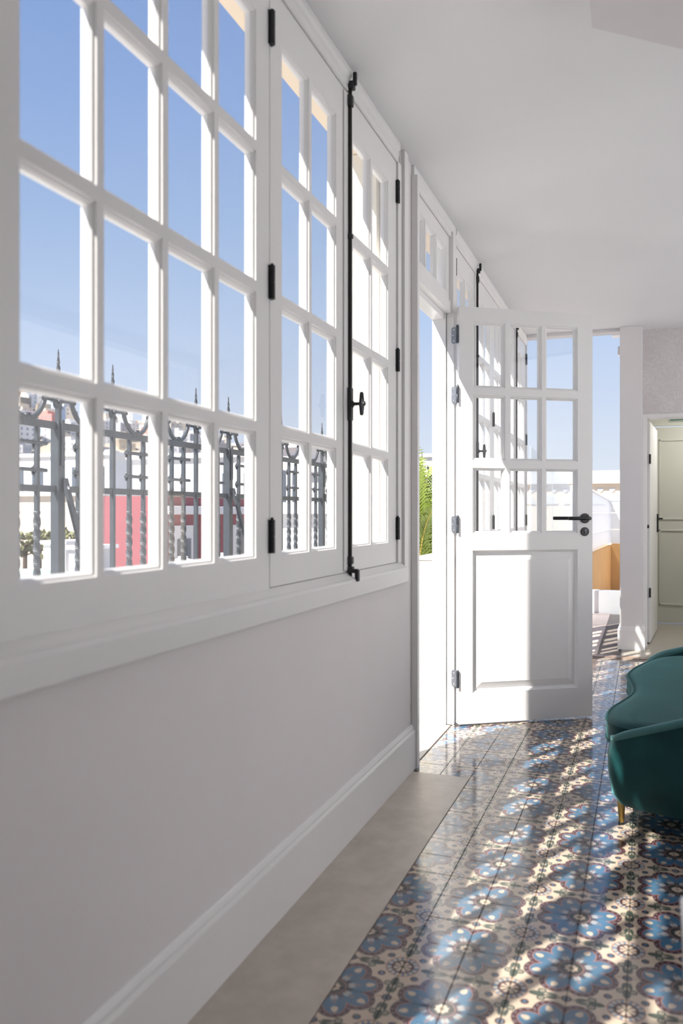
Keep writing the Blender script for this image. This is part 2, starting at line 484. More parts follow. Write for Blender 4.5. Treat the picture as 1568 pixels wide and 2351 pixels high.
ROWS = [(.982, 1.312), (1.338, 1.675), (1.703, 2.042), (2.068, 2.408)]
PROF = [(0, 0), (.0015, -.004), (.006, -.006), (.0085, -.011), (.0095, -.012), (.0095, -.028), (0, -.028)]
def wall_map(a, b, d): return (SX + d, a, b)
bead_cache, pane_cache = {}, {}
def ring_mesh(w, h_, prof, mp, key, mat='paint'):
    k = (key, round(w, 4), round(h_, 4))
    if k not in bead_cache:
        mb = MB()
        mb.rings([[mp(-w / 2 + i, -h_ / 2 + i, d), mp(w / 2 - i, -h_ / 2 + i, d), mp(w / 2 - i, h_ / 2 - i, d), mp(-w / 2 + i, h_ / 2 - i, d)] for i, d in prof], cap0=False, cap1=False)
        bead_cache[k] = mb.mesh('glazing_bead', mat)
    return bead_cache[k]
def add_pane(parent, a0, a1, b0, b1, prof, mp, gd, key, centre):
    w, h_ = a1 - a0, b1 - b0
    me = ring_mesh(w, h_, prof, mp, key)
    inst(me, 'glazing_bead', centre, parent)
    k = (key, round(w, 4), round(h_, 4))
    if k not in pane_cache:
        i = .008
        pts = [(-w / 2 + i, -h_ / 2 + i), (w / 2 - i, -h_ / 2 + i), (w / 2 - i, h_ / 2 - i), (-w / 2 + i, h_ / 2 - i)]
        mb = MB(); mb.rings([[mp(p, q, gd) for p, q in pts]], cap0=True, cap1=False)
        pane_cache[k] = mb.mesh('pane', 'glass')
    inst(pane_cache[k], 'pane', centre, parent)
def make_sash(parent, name, y0, y1, z0, z1, cols, rows, label=None):
    s = MB(); D = -.0275
    def bx(a0, a1, b0, b1, d0=0.0, d1=D): s.box(SX + d1, SX + d0, a0, a1, b0, b1)
    bx(y0, cols[0][0], z0, z1); bx(cols[-1][1], y1, z0, z1)
    bx(cols[0][0], cols[-1][1], z0, rows[0][0]); bx(cols[0][0], cols[-1][1], rows[-1][1], z1)
    o = s.build(name, 'paint', parent)
    if label: o['label'] = label
    for (a, b) in zip(rows[:-1], rows[1:]):
        MB().box(SX + D, SX, cols[0][0], cols[-1][1], a[1], b[0]).build('glazing_bar', 'paint', o)
    for (a, b) in zip(cols[:-1], cols[1:]):
        q = MB()
        for r_ in rows: q.box(SX + D, SX, a[1], b[0], r_[0], r_[1])
        q.build('glazing_bar', 'paint', o)
    for a in cols:
        for r_ in rows:
            c = Vector((0, (a[0] + a[1]) / 2, (r_[0] + r_[1]) / 2))
            add_pane(o, a[0], a[1], r_[0], r_[1], PROF, wall_map, -.018, 'win', c)
    return o
def hinge(parent, y, zc, h_=.09, w=.017):
    m = MB()
    m.box(SX - .004, SX + .004, y - .011, y + .011, zc - h_ / 2, zc + h_ / 2)
    m.lathe([(.0085, -h_ / 2), (.0085, -.002), (.0075, -.0015), (.0075, .0015), (.0085, .002), (.0085, h_ / 2)], (SX + .007, y, zc), 12)
    m.lathe([(.004, h_ / 2), (.005, h_ / 2 + .004), (.001, h_ / 2 + .007)], (SX + .007, y, zc), 10)
    return m.build('hinge', 'black', parent)
HZ = (1.036, 1.72, 2.405)
def cremone(win, y):
    r = thing('cremone_bolt', (.0, y, .86), None, None); r.parent = win; r.location = Vector((0, y, .86)) - W[win]
    X0 = SX + .012
    MB().tube([(X0, y, .885), (X0, y, 2.535)], .0062, 10).build('rod', 'rod', r, smooth=True)
    p = MB().box(SX, SX + .020, y - .013, y + .013, 1.412, 1.524)
    p.build('lock_case', 'black', r, bevel=.004)
    hd = MB().lathe([(.013, 0), (.013, .004), (.0065, .008), (.0055, .030), (.0075, .042), (.0075, .048)], (SX + .018, y, 1.468), 12, 'x')
    hd.rings([[(SX + .052 + dx * w_, y + dy * w_, z) for dx, dy in ((.009, .006), (-.007, .006), (-.007, -.006), (.009, -.006))] for z, w_ in ((1.428, .55), (1.434, .8), (1.455, 1), (1.468, 1.15), (1.481, 1), (1.502, .8), (1.508, .55))])
    hd.build('tee_handle', 'black', r, bevel=.0015)
    for z0, z1, hw in ((.925, .952, .012), (2.475, 2.515, .012), (2.028, 2.045, .009)):
        MB().box(SX, SX + .022, y - hw, y + hw, z0, z1).build('rod_guide', 'black', r, bevel=.005, seg=3)
    k = MB().box(SX, SX + .028, y - .012, y + .012, 2.532, 2.560); k.box(SX + .022, SX + .036, y - .007, y + .007, 2.545, 2.59)
    k.build('top_keeper', 'black', r, bevel=.004)
    k = MB().box(SX + .004, SX + .024, y - .011, y + .011, .896, .918); k.box(SX + .030, SX + .044, y - .009, y + .009, .868, .908); k.box(SX + .018, SX + .04, y - .009, y + .009, .896, .91)
    k.build('bottom_keeper', 'black', r, bevel=.003)
def casement_pair(win, ya, ym, yb, colsL, colsR, hingeL=True):
    s = make_sash(win, 'casement_sash', ya + .0015, ym - .0015, .899, 2.525, colsL, ROWS)
    for z in HZ: hinge(s, ya, z)
    s2 = make_sash(win, 'casement_sash', ym + .0005, yb - .0015, .899, 2.525, colsR, ROWS)
    for z in HZ: hinge(s2, yb, z)
    MB().box(SX, SX + .006, ym - .040, ym + .018, .905, 2.52).build('meeting_strip', 'paint', s2, bevel=.0025)
    cremone(win, ym)
def cols(y, n, pitch=.2222, w=.2005): return [(y + i * pitch, y + i * pitch + w) for i in range(n)]
HEADP = [(SX - .034, 2.527), (0, 2.527), (.004, 2.530), (.004, 2.548), (.007, 2.551), (.007, 2.570), (.011, 2.575), (.013, 2.580), (.013, CEIL - .0005), (SX - .034, CEIL - .0005)]
SILLP = [(SX - .034, .815), (.030, .815), (.034, .819), (.034, .868), (.030, .876), (.020, .880), (.012, .886), (-.002, .8965), (SX - .034, .8965)]
def window(n, y0, y1, label):
    w = thing('window_%d' % n, (0, (y0 + y1) / 2, .815), label, 'window', kind='structure')
    MB().extrude_y(HEADP, y0, y1).build('head_moulding', 'paint', w)
    MB().extrude_y(SILLP, y0 - .01, y1 + .045).build('window_sill', 'paint', w)
    MB().box(SX - .034, SX + .006, y0 - .03, y0, .8965, 2.527).build('frame_jamb', 'paint', w)
    return w
w1 = window(1, -1.24, 3.245, 'long white multi-paned window band before the open door')
make_sash(w1, 'fixed_sash', -1.235, -.205, .899, 2.525, cols(-1.165, 4), ROWS)
casement_pair(w1, -.203, .40, 1.004, [(-.125, .075), (.095, .296)], [(.465, .665), (.686, .886)])
make_sash(w1, 'fixed_sash', 1.006, 2.0255, .8965, 2.527, cols(1.077, 4), ROWS)
casement_pair(w1, 2.028, 2.645, 3.242, [(2.107, 2.307), (2.327, 2.540)], [(2.705, 2.905), (2.926, 3.126)])
MB().box(SX - .034, .004, 3.2435, 3.291, .8965, 2.53).build('frame_jamb', 'paint', w1)
MB().box(0, .016, 3.300, 3.355, .812, CEIL - .001).build('casing', 'paint', w1, bevel=.002)
w2 = window(2, 4.33, 7.185, 'white multi-paned window band beyond the open door')
casement_pair(w2, 4.335, 4.93, 5.53, [(4.412, 4.612), (4.632, 4.832)], [(4.995, 5.195), (5.216, 5.416)])
make_sash(w2, 'fixed_sash', 5.532, 5.962, .899, 2.525, [(5.59, 5.735), (5.757, 5.902)], ROWS)
casement_pair(w2, 5.964, 6.56, 7.165, [(6.04, 6.24), (6.26, 6.465)], [(6.63, 6.83), (6.852, 7.05)])
MB().box(SX - .034, .006, 7.167, 7.192, .8965, 2.53).build('frame_jamb', 'paint', w2)

# ---- skirting boards
SK = [(0, 0), (.020, 0), (.020, .160), (.0175, .165), (.013, .168), (.012, .176), (.008, .184), (.004, .190), (0, .190)]
for i, (a, b) in enumerate(((YB, 3.452), (4.29, 7.24))):
    o = MB().extrude_y(SK, a, b).build('baseboard_left_%d' % (i + 1), 'paint')
    tag(o, ('tall white moulded skirting board under the near window band' if i == 0 else 'tall white moulded skirting board under the windows beyond the door'), 'skirting board', kind='structure')

# ---- door opening: casing, jambs, head, transom light
df = thing('door_frame', (0, 3.88, 0), 'white timber door frame with a three-paned light over the opening', 'door frame', kind='structure')
MB().box(WT - .005, .022, 3.462, 3.515, 0, 2.555).build('jamb', 'paint', df, bevel=.002)
MB().box(.0, .030, 3.452, 3.470, 0, 2.555).build('casing_bead', 'paint', df, bevel=.003)
MB().box(WT - .005, -.022, 4.217, 4.262, 0, 2.142).build('jamb', 'paint', df, bevel=.002)
MB().box(-.0205, .018, 4.228, 4.290, 0, 2.142).build('jamb_rebate', 'paint', df, bevel=.002)
MB().box(WT - .005, .018, 4.217, 4.290, 2.142, 2.555).build('jamb', 'paint', df, bevel=.002)
MB().box(WT - .005, .004, 3.515, 4.217, 2.135, 2.194).build('door_head', 'paint', df, bevel=.002)
MB().box(WT - .005, -.03, 3.515, 4.217, 2.105, 2.136).build('door_stop', 'paint', df, bevel=.002)
MB().extrude_y([(SX - .034, 2.527), (0, 2.527), (.006, 2.531), (.006, 2.548), (.013, 2.556), (.013, CEIL - .0005), (SX - .034, CEIL - .0005)], 3.46, 4.30).build('head_moulding', 'paint', df)
ts = make_sash(df, 'transom_sash', 3.517, 4.215, 2.195, 2.525, [(3.535, 3.712), (3.735, 3.925), (3.948, 4.150)], [(2.230, 2.452)])

# ---- the open glazed door
HB = Vector((.050, 4.206, 0)); HF = Vector((.684, 4.630, 0))
dang = math.atan2(HF.y - HB.y, HF.x - HB.x); DW = (HF - HB).length; DT = .042
door = thing('door_1', HB, 'open white door with nine panes over a raised panel', 'door', kind='structure', rz=dang, local=True)
def door_map(a, b, d): return (a, -d, b)               # front face = local y 0 (towards the room), depth goes to +y
DP = [(0, 0), (.0015, -.004), (.006, -.005), (.010, -.011), (.0125, -.012), (.0125, -.030), (.010, -.031), (.006, -.037), (.0015, -.038), (0, -.042)]
DC = [(.0745, .2575), (.2815, .4655), (.4865, .675)]
DR = [(.992, 1.332), (1.372, 1.710), (1.748, 2.088)]
PZ0, PZ1 = .168, .905
lf = MB(); Z0, Z1 = .010, 2.163
lf.box(0, DC[0][0], 0, DT, Z0, Z1); lf.box(DC[-1][1], DW, 0, DT, Z0, Z1)
lf.box(DC[0][0], DC[-1][1], 0, DT, Z0, PZ0); lf.box(DC[0][0], DC[-1][1], 0, DT, PZ1, DR[0][0]); lf.box(DC[0][0], DC[-1][1], 0, DT, DR[-1][1], Z1)
lo = lf.build('leaf', 'paint', door)
for a, b in zip(DR[:-1], DR[1:]): MB().box(DC[0][0], DC[-1][1], 0, DT, a[1], b[0]).build('glazing_bar', 'paint', lo)
for a, b in zip(DC[:-1], DC[1:]):
    q = MB()
    for r_ in DR: q.box(a[1], b[0], 0, DT, r_[0], r_[1])
    q.build('glazing_bar', 'paint', lo)
for a in DC:
    for r_ in DR:
        add_pane(lo, a[0], a[1], r_[0], r_[1], DP, door_map, -.021, 'door', Vector(((a[0] + a[1]) / 2, 0, (r_[0] + r_[1]) / 2)))
pw, ph = DC[-1][1] - DC[0][0], PZ1 - PZ0
pm = MB(); pc = ((DC[0][0] + DC[-1][1]) / 2, (PZ0 + PZ1) / 2)
pp = [(0, 0), (.0015, -.0045), (.005, -.006), (.010, -.013), (.013, -.016), (.020, -.016), (.022, -.0145), (.050, -.0055), (.0515, -.0045)]
rs = [[(pc[0] - pw / 2 + i, -d, pc[1] - ph / 2 + i), (pc[0] + pw / 2 - i, -d, pc[1] - ph / 2 + i), (pc[0] + pw / 2 - i, -d, pc[1] + ph / 2 - i), (pc[0] - pw / 2 + i, -d, pc[1] + ph / 2 - i)] for i, d in pp]
pm.rings(rs, cap0=False)
pm.box(DC[0][0], DC[-1][1], .030, DT - .006, PZ0, PZ1)
pm.build('raised_panel', 'paint', door)
# lever handle, lock
HXp, HZp = .716, 1.070
hs = MB().lathe([(.0265, 0), (.0265, -.008), (.025, -.010), (.010, -.0105), (.0095, -.045), (.0095, -.055)], (HXp, 0, HZp), 24, 'y')
hs = hs.build('handle_rose', 'black', door, smooth=True)
MB().tube([(HXp, -.040, HZp), (HXp - .002, -.050, HZp), (HXp - .010, -.057, HZp), (HXp - .022, -.0585, HZp), (HXp - .125, -.0585, HZp), (HXp - .128, -.0585, HZp)], [.0095, .0095, .0095, .0095, .0095, .008], 14).build('lever', 'black', hs, smooth=True)
hb = MB().lathe([(.0265, DT), (.0265, DT + .008), (.010, DT + .0105), (.0095, DT + .05)], (HXp, 0, HZp), 24, 'y').build('handle_rose', 'black', door, smooth=True)
MB().tube([(HXp, DT + .045, HZp), (HXp - .006, DT + .056, HZp), (HXp - .022, DT + .0585, HZp), (HXp - .128, DT + .0585, HZp)], .0095, 14).build('lever', 'black', hb, smooth=True)
es = MB().lathe([(.0235, 0), (.0235, -.006), (.022, -.008), (.012, -.008)], (HXp, 0, .999), 24, 'y').build('escutcheon', 'black', door, smooth=True)
k = MB().lathe([(.0082, -.0085), (.0082, -.011)], (HXp, 0, 1.005), 16, 'y'); k.box(HXp - .004, HXp + .004, -.011, -.008, .988, 1.004)
k.build('lock_cylinder', 'steel_dark', es, bevel=.001)
# door hinges (in the door's own frame: the pin sits at the hinge corner)
for hz in (2.018, 1.710, 1.040, .244):
    m = MB()
    m.lathe([(.0075, -.045), (.0075, -.005), (.007, -.004), (.007, .004), (.0075, .005), (.0075, .043), (.004, .048)], (-.010, -.002, hz), 14)
    hh = m.build('hinge', 'steel_dark', door, smooth=True)
    # flap on the door edge
    MB().box(-.0045, -.0005, .002, .030, hz - .040, hz + .040).build('hinge_flap', 'steel', hh, bevel=.004)
    # flap on the jamb, turned back to the world axes
    ca, sa = math.cos(-dang), math.sin(-dang)
    def loc(X, Y): dx, dy = X - HB.x, Y - HB.y; return (dx * ca - dy * sa, dx * sa + dy * ca)
    quad = []
    Xa, Xb, Ya, Yb = .006, .040, 4.222, 4.2275
    prof = [(Xa + .006, -.042), (Xb, -.042), (Xb, .042), (Xa + .006, .042), (Xa + .001, .037), (Xa, .030), (Xa, -.030), (Xa + .001, -.037)]
    fm = MB().rings([[(*loc(X, Ya), hz + z) for X, z in prof], [(*loc(X, Yb), hz + z) for X, z in prof]])
    fj = fm.build('hinge_flap', 'steel', hh)
    sm = MB()
    for (X, z) in ((.018, .028), (.014, .0), (.018, -.030)):
        sm.rings([[(*loc(X + .0042 * math.cos(t_), Ya - .0012), hz + z + .0042 * math.sin(t_)) for t_ in [k_ * PI / 5 for k_ in range(10)]],
                  [(*loc(X + .0042 * math.cos(t_), Ya + .001), hz + z + .0042 * math.sin(t_)) for t_ in [k_ * PI / 5 for k_ in range(10)]]])
    sm.build('screw_head', 'screw', hh)

# ---- far end: opening to the terrace, column, papered wall with doorway
lin = MB().box(-.09, .775, 7.10, 7.22, 2.575, CEIL).build('trim_4', 'plaster', bevel=.003)
tag(lin, 'narrow plaster lintel over the wide opening to the terrace', 'lintel', kind='structure')
col = thing('column', (.847, 7.12, 0), 'square white plaster column with a skirting block at its foot', 'column', kind='structure')
MB().box(.761, .933, 7.04, 7.215, 0, CEIL).build('shaft', 'plaster', col, bevel=.004)
SKC = [(.0, .0), (.017, .0), (.017, .155), (.013, .162), (.010, .176), (.003, .186), (0, .186)]
mb = MB()
rings_ = []
for off, z in SKC:
    rings_.append([(.761 - off, 7.04 - off, z), (.933 + off, 7.04 - off, z), (.933 + off, 7.215, z), (.761 - off, 7.215, z)])
mb.rings(rings_); mb.build('skirting_block', 'paint', col)
wf = MB()
wf.box(.9335, XR, 7.22, 7.36, 1.905, CEIL).box(.9335, .950, 7.22, 7.36, 0, 1.905).box(1.86, XR, 7.22, 7.36, 0, 1.905)
o = wf.build('wall_far', 'wallpaper'); tag(o, 'far wall covered in pale damask wallpaper around the lobby doorway', 'wall', kind='structure')
dc = thing('door_casing', (1.40, 7.215, 0), 'flat white casing with mitred corners round the lobby doorway', 'door frame', kind='structure')
MB().rings([[(.934, 7.202, 0), (.968, 7.202, 0), (.968, 7.36, 0), (.934, 7.36, 0)], [(.934, 7.202, 1.905), (.968, 7.202, 1.871), (.968, 7.36, 1.871), (.934, 7.36, 1.905)]]).build('casing_side', 'paint', dc, bevel=.002)
MB().rings([[(.934, 7.202, 1.905), (.968, 7.202, 1.871), (.968, 7.36, 1.871), (.934, 7.36, 1.905)], [(1.876, 7.202, 1.905), (1.842, 7.202, 1.871), (1.842, 7.36, 1.871), (1.876, 7.36, 1.905)]]).build('casing_head', 'paint', dc, bevel=.002)
MB().rings([[(1.876, 7.202, 0), (1.842, 7.202, 0), (1.842, 7.36, 0), (1.876, 7.36, 0)], [(1.876, 7.202, 1.905), (1.842, 7.202, 1.871), (1.842, 7.36, 1.871), (1.876, 7.36, 1.905)]]).build('casing_side', 'paint', dc, bevel=.002)
lob = MB()
lob.box(.86, .9335, 7.361, 8.9, 0, 2.3).box(2.2, 2.3, 7.361, 8.9, 0, 2.3).box(.86, 2.3, 7.361, 8.9, 2.3, 2.4)
lob.box(.9335, 1.03, 8.79, 8.9, 0, 2.3).box(1.93, 2.2, 8.79, 8.9, 0, 2.3).box(1.03, 1.93, 8.79, 8.9, 1.965, 2.3)
o = lob.build('wall_lobby', 'green_paint'); tag(o, 'greenish cream walls and ceiling of the small lobby', 'wall', kind='structure')
ld = thing('door_2', (1.48, 8.78, 0), 'pale green panelled door closed at the back of the lobby', 'door', kind='structure')
MB().box(1.032, 1.928, 8.775, 8.82, .015, 1.945).build('leaf', 'green_paint', ld, bevel=.002)
for z0, z1 in ((.187, .935), (1.03, 1.825)):
    mm = MB()
    for (a0, a1, b0, b1) in ((1.082, 1.86, z0, z0 + .018), (1.082, 1.86, z1 - .018, z1), (1.082, 1.10, z0, z1), (1.842, 1.86, z0, z1)):
        mm.box(a0, a1, 8.765, 8.776, b0, b1)
    mm.build('panel_moulding', 'green_paint', ld, bevel=.004)
MB().box(1.025, 1.93, 8.76, 8.79, 1.955, 1.972).build('head_stop', 'green_paint', ld, bevel=.003)
op = thing('door_3', (.972, 7.40, 0), 'white door standing open against the side of the lobby', 'door', kind='structure', rz=math.atan2(.87, .068), local=True)
MB().box(0, .88, -.020, .020, .012, 1.865).build('leaf', 'paint', op, bevel=.002)
pl = MB().box(.81, .872, -.034, -.0202, .92, 1.09).build('handle_plate', 'black', op, bevel=.003)
MB().tube([(.855, -.024, 1.045), (.855, -.060, 1.045), (.850, -.066, 1.045), (.76, -.066, 1.045)], .008, 10).build('lever', 'black', pl, smooth=True)
ek = MB().box(.876, .884, -.012, .012, .93, 1.07).build('edge_plate', 'black', op, bevel=.002)
for z in (.43, 1.55):
    MB().lathe([(.008, -.04), (.008, .04)], (-.004, -.020, z), 12).build('hinge', 'black', op, smooth=True)
ks = MB().lathe([(.015, 0), (.015, .012), (.008, .016)], (.9685, 7.30, .986), 14, 'x').build('strike_knob', 'black', dc, smooth=True)

# ---- unseen rest of the room; right-hand openings added to let bounce light in
wr = MB().box(XR, XR + .15, YB, 7.36, 2.50, CEIL)
for a, b in ((YB, 1.9), (4.4, 4.52), (7.1, 7.36)): wr.box(XR, XR + .15, a, b, 0, 2.50)
o = wr.build('wall_right', 'plaster'); tag(o, 'unseen plaster wall with wide openings added to let in bounce light', 'wall', kind='structure')
o = MB().box(0, XR, YB - .15, YB, 0, CEIL).build('wall_back', 'plaster'); tag(o, 'plain pale plaster wall at the near end of the hall', 'wall', kind='structure')
o = MB().box(XR + .15, XR + 3.6, -7, 12, -.14, -.01).build('bounce_floor', 'white_render'); tag(o, 'unseen white floor added beside the hall to bounce sunlight inside', 'floor', kind='structure')  # unseen white courtyard, added to reflect sun into the hall
o = MB().box(XR + 3.4, XR + 3.6, -7, 12, -.01, 4.3).build('bounce_wall', 'white_render'); tag(o, 'unseen white wall added beyond the openings to bounce sunlight inside', 'wall', kind='structure')

# ================================================================== OBJECTS INSIDE
def catmull(pts, n=6, closed=False):
    P = [Vector(p) for p in pts]; out = []; N = len(P)
    for i in range(N if closed else N - 1):
        p0 = P[(i - 1) % N] if closed or i > 0 else P[0]
        p1, p2 = P[i], P[(i + 1) % N]
        p3 = P[(i + 2) % N] if closed or i + 2 < N else P[-1]
        for k in range(n):
            t = k / n
            out.append(.5 * ((2 * p1) + (p2 - p0) * t + (2 * p0 - 5 * p1 + 4 * p2 - p3) * t * t + (3 * p1 - p0 - 3 * p2 + p3) * t ** 3))
    if not closed: out.append(P[-1])
    return out
def offset_poly(pts, d):
    """shift a closed counter-clockwise outline inwards by d"""
    N = len(pts); out = []
    for i in range(N):
        t = (pts[(i + 1) % N] - pts[i - 1]); t = Vector((t.x, t.y, 0)).normalized()
        out.append(pts[i] + Vector((-t.y, t.x, 0)) * d)
    return out

# ---- teal velvet loveseat
sofa = thing('loveseat', (1.25, 3.75, 0), 'teal velvet loveseat with curved seat cushion and slim brass legs', 'sofa')
CO = [(.95, 2.985), (.885, 2.992), (.838, 3.04), (.817, 3.127), (.828, 3.275), (.865, 3.42), (.896, 3.555), (.901, 3.69), (.886, 3.83), (.873, 3.976),
      (.905, 4.17), (.966, 4.37), (1.03, 4.50), (1.14, 4.575), (1.40, 4.56), (1.60, 4.36), (1.68, 3.95), (1.68, 3.6), (1.60, 3.2), (1.42, 3.01), (1.18, 2.985)]
out = catmull([(x, y, 0) for x, y in reversed(CO)], 5, closed=True)     # counter-clockwise
area = sum(out[i - 1].x * out[i].y - out[i].x * out[i - 1].y for i in range(len(out)))
if area < 0: out.reverse()
rg = []
for d, z in ((.010, .290), (.0, .297), (-.003, .325), (0, .355), (.005, .363), (.016, .370), (.040, .375), (.070, .3775)):
    rg.append([(p.x, p.y, z) for p in offset_poly(out, d)])
cu = MB().rings(rg).build('seat_cushion', 'velvet', sofa, smooth=True)
for z, rr_ in ((.361, .0055), (.296, .005)):
    MB().tube([(p.x, p.y, z) for p in offset_poly(out, -.001)], rr_, 8, closed=True).build('piping', 'velvet', cu, smooth=True)
MB().rings([[(p.x, p.y, z) for p in offset_poly(out, d)] for d, z in ((.06, .10), (.035, .115), (.02, .17), (.02, .289))]).build('seat_base', 'velvet', sofa, smooth=True)
SH = [(.829, 3.045, .322), (.842, 2.985, .332), (.885, 2.945, .356), (.98, 2.905, .395), (1.12, 2.868, .45), (1.34, 2.865, .53), (1.55, 2.95, .60), (1.70, 3.15, .64), (1.775, 3.45, .66), (1.795, 3.8, .66),
      (1.775, 4.1, .64), (1.70, 4.4, .59), (1.55, 4.60, .52), (1.35, 4.70, .45), (1.15, 4.70, .395), (1.03, 4.63, .372), (.965, 4.53, .352), (.945, 4.45, .333)]
pth = catmull(SH, 5)
rg, topl = [], []
for i, p in enumerate(pth):
    t = pth[min(i + 1, len(pth) - 1)] - pth[max(i - 1, 0)]; t = Vector((t.x, t.y, 0)).normalized()
    nin = Vector((-t.y, t.x, 0)); tp = p.z
    e = min(1, min(i, len(pth) - 1 - i) / 6); th_ = .03 + .025 * e
    q = Vector((p.x, p.y, 0))
    prof = [(.060, .092), (.030, .100), (.008, .130), (-.004, .20), (-.006, .26), (0, tp - .03), (.004, tp - .012), (.012, tp - .002), (.012 + th_ * .5, tp), (th_, tp - .008), (th_ + .004, tp - .03), (th_ + .004, .19), (th_ + .004, .092)]
    rg.append([tuple(q + nin * a + Vector((0, 0, z))) for a, z in prof])
    topl.append(q + nin * .010 + Vector((0, 0, tp - .006)))
shl = MB().rings(rg).build('backrest_shell', 'velvet', sofa, smooth=True)
MB().tube(topl, [.008 + .006 * min(1, min(i, len(topl) - 1 - i) / 10) for i in range(len(topl))], 10).build('rolled_edge', 'velvet_sheen', shl, smooth=True)
for (x, y) in ((.868, 3.085), (1.02, 4.42), (1.62, 3.15), (1.62, 4.42)):
    lg = MB().lathe([(.0085, 0), (.0095, .002), (.0095, .012), (.0165, .118), (.0165, .125)], (x, y, 0), 16).build('leg', 'brass', sofa, smooth=True)
    MB().lathe([(.0088, .0), (.0105, .001), (.0105, .008), (.009, .010)], (x, y, 0), 16).build('foot_cap', 'black', lg, smooth=True)

# ---- white side table whose leg shows at the picture's edge
tb = thing('side_table', (1.23, 1.27, 0), 'white lacquered low table standing on the patterned tiles', 'table')
MB().box(1.0, 1.46, 1.02, 1.52, .432, .452).build('table_top', 'white_lacquer', tb, bevel=.008, seg=3)
for (x, y, sx_, sy_) in ((1.0, 1.52, 1, -1), (1.46, 1.52, -1, -1), (1.0, 1.02, 1, 1), (1.46, 1.02, -1, 1)):
    MB().rings([[(x + sx_ * a, y + sy_ * b, z) for a, b in ((o1, o1), (o1 + .03, o1), (o1 + .03, o1 + .03), (o1, o1 + .03))] for z, o1 in ((0, .018), (.434, .001))]).build('leg', 'white_lacquer', tb, bevel=.004)

# ---- exit sign and added fill lamp in the lobby
ex = thing('exit_sign', (1.33, 8.785, 2.0), 'green and white exit sign above the pale green lobby door', 'sign')
MB().box(1.178, 1.49, 8.772, 8.789, 2.0, 2.15).build('sign_plate', 'sign_white', ex, bevel=.002)
pn = MB().box(1.184, 1.484, 8.769, 8.773, 2.006, 2.144).build('sign_panel', 'sign_green', ex)
pg = MB()
def poly_y(m_, pts, y0, y1): m_.rings([[(x, y0, z) for x, z in pts], [(x, y1, z) for x, z in pts]])
poly_y(pg, [(1.212, 2.024), (1.262, 2.024), (1.262, 2.126), (1.212, 2.126)], 8.7665, 8.7695)      # doorway
pg.build('doorway_symbol', 'sign_white', ex)
pg = MB()
poly_y(pg, [(1.292, 2.024), (1.302, 2.020), (1.322, 2.056), (1.346, 2.052), (1.346, 2.064), (1.318, 2.070)], 8.7660, 8.7692)
poly_y(pg, [(1.318, 2.070), (1.330, 2.064), (1.318, 2.104), (1.304, 2.100)], 8.7662, 8.7692)
poly_y(pg, [(1.304, 2.100), (1.285, 2.080), (1.292, 2.076), (1.310, 2.092)], 8.7664, 8.7692)
poly_y(pg, [(1.318 + .011 * math.cos(a_ * PI / 5), 2.118 + .011 * math.sin(a_ * PI / 5)) for a_ in range(10)], 8.7665, 8.7692)
pg.build('running_figure_symbol', 'sign_white', ex)
pg = MB()
poly_y(pg, [(1.385, 2.075), (1.42, 2.11), (1.42, 2.087), (1.46, 2.087), (1.46, 2.063), (1.42, 2.063), (1.42, 2.04)], 8.7665, 8.7695)
pg.build('arrow_symbol', 'sign_white', ex)
def emit(name, col, s_):
    m, t, out_ = new_mat(name); e = t.nodes.new('ShaderNodeEmission'); e.inputs[0].default_value = (*col, 1); e.inputs[1].default_value = s_
    t.links.new(e.outputs[0], out_.inputs[0]); return m
M['lobby_fill'] = emit('lobby_fill_glow', (1.0, .97, .93), 38.0)  # unseen source added to brighten the lobby
lp = thing('lobby_fill_lamp', (1.55, 8.05, 2.26), 'unseen round fill lamp added on the lobby ceiling', 'lamp')
MB().lathe([(.15, .0), (.16, .005), (.16, .039)], (1.55, 8.05, 2.26), 24).build('fill_lamp_ring', 'lamp_white', lp, smooth=True)
MB().lathe([(.02, -.016), (.09, -.012), (.14, .0), (.148, .006)], (1.55, 8.05, 2.26), 24).build('diffuser', 'lobby_fill', lp, smooth=True)

# ---- small fittings at the terrace opening
lt = thing('bulkhead_lamp', (.735, 7.28, 2.574), 'slim white outdoor lamp with dark rim fixed to the terrace lintel', 'lamp')
MB().box(.695, .760, 7.2205, 7.34, 2.572, 2.596).build('diffuser', 'lamp_white', lt, bevel=.004)
MB().box(.690, .764, 7.2202, 7.345, 2.5962, 2.606).build('rim', 'black', lt, bevel=.002)
sn = thing('wall_sensor', (.752, 7.13, 2.38), 'small white sensor box on the side of the column', 'sensor')
MB().box(.743, .7605, 7.10, 7.16, 2.385, 2.455).build('housing', 'white_lacquer', sn, bevel=.004)
MB().box(.741, .7435, 7.115, 7.145, 2.395, 2.42).build('lens', 'lamp_white', sn, bevel=.001)

# ================================================================== OUTSIDE, NEAR
tf = MB().box(-1.35, WT, -6, 7.4, -.14, -.02).build('terrace_floor', 'terrace'); tag(tf, 'sunlit stone floor of the narrow terrace outside the windows', 'floor', kind='structure')
kb = MB().box(-1.20, -.95, -6, 12.0, -.02, .16).build('terrace_kerb', 'white_render', bevel=.01); tag(kb, 'white kerb carrying the wrought iron railing', 'kerb', kind='structure')
ths = MB().box(WT, .003, 3.515, 4.217, -.14, .0005).build('door_sill', 'stone', bevel=.001); tag(ths, 'pale stone threshold in the open doorway', 'threshold', kind='structure')

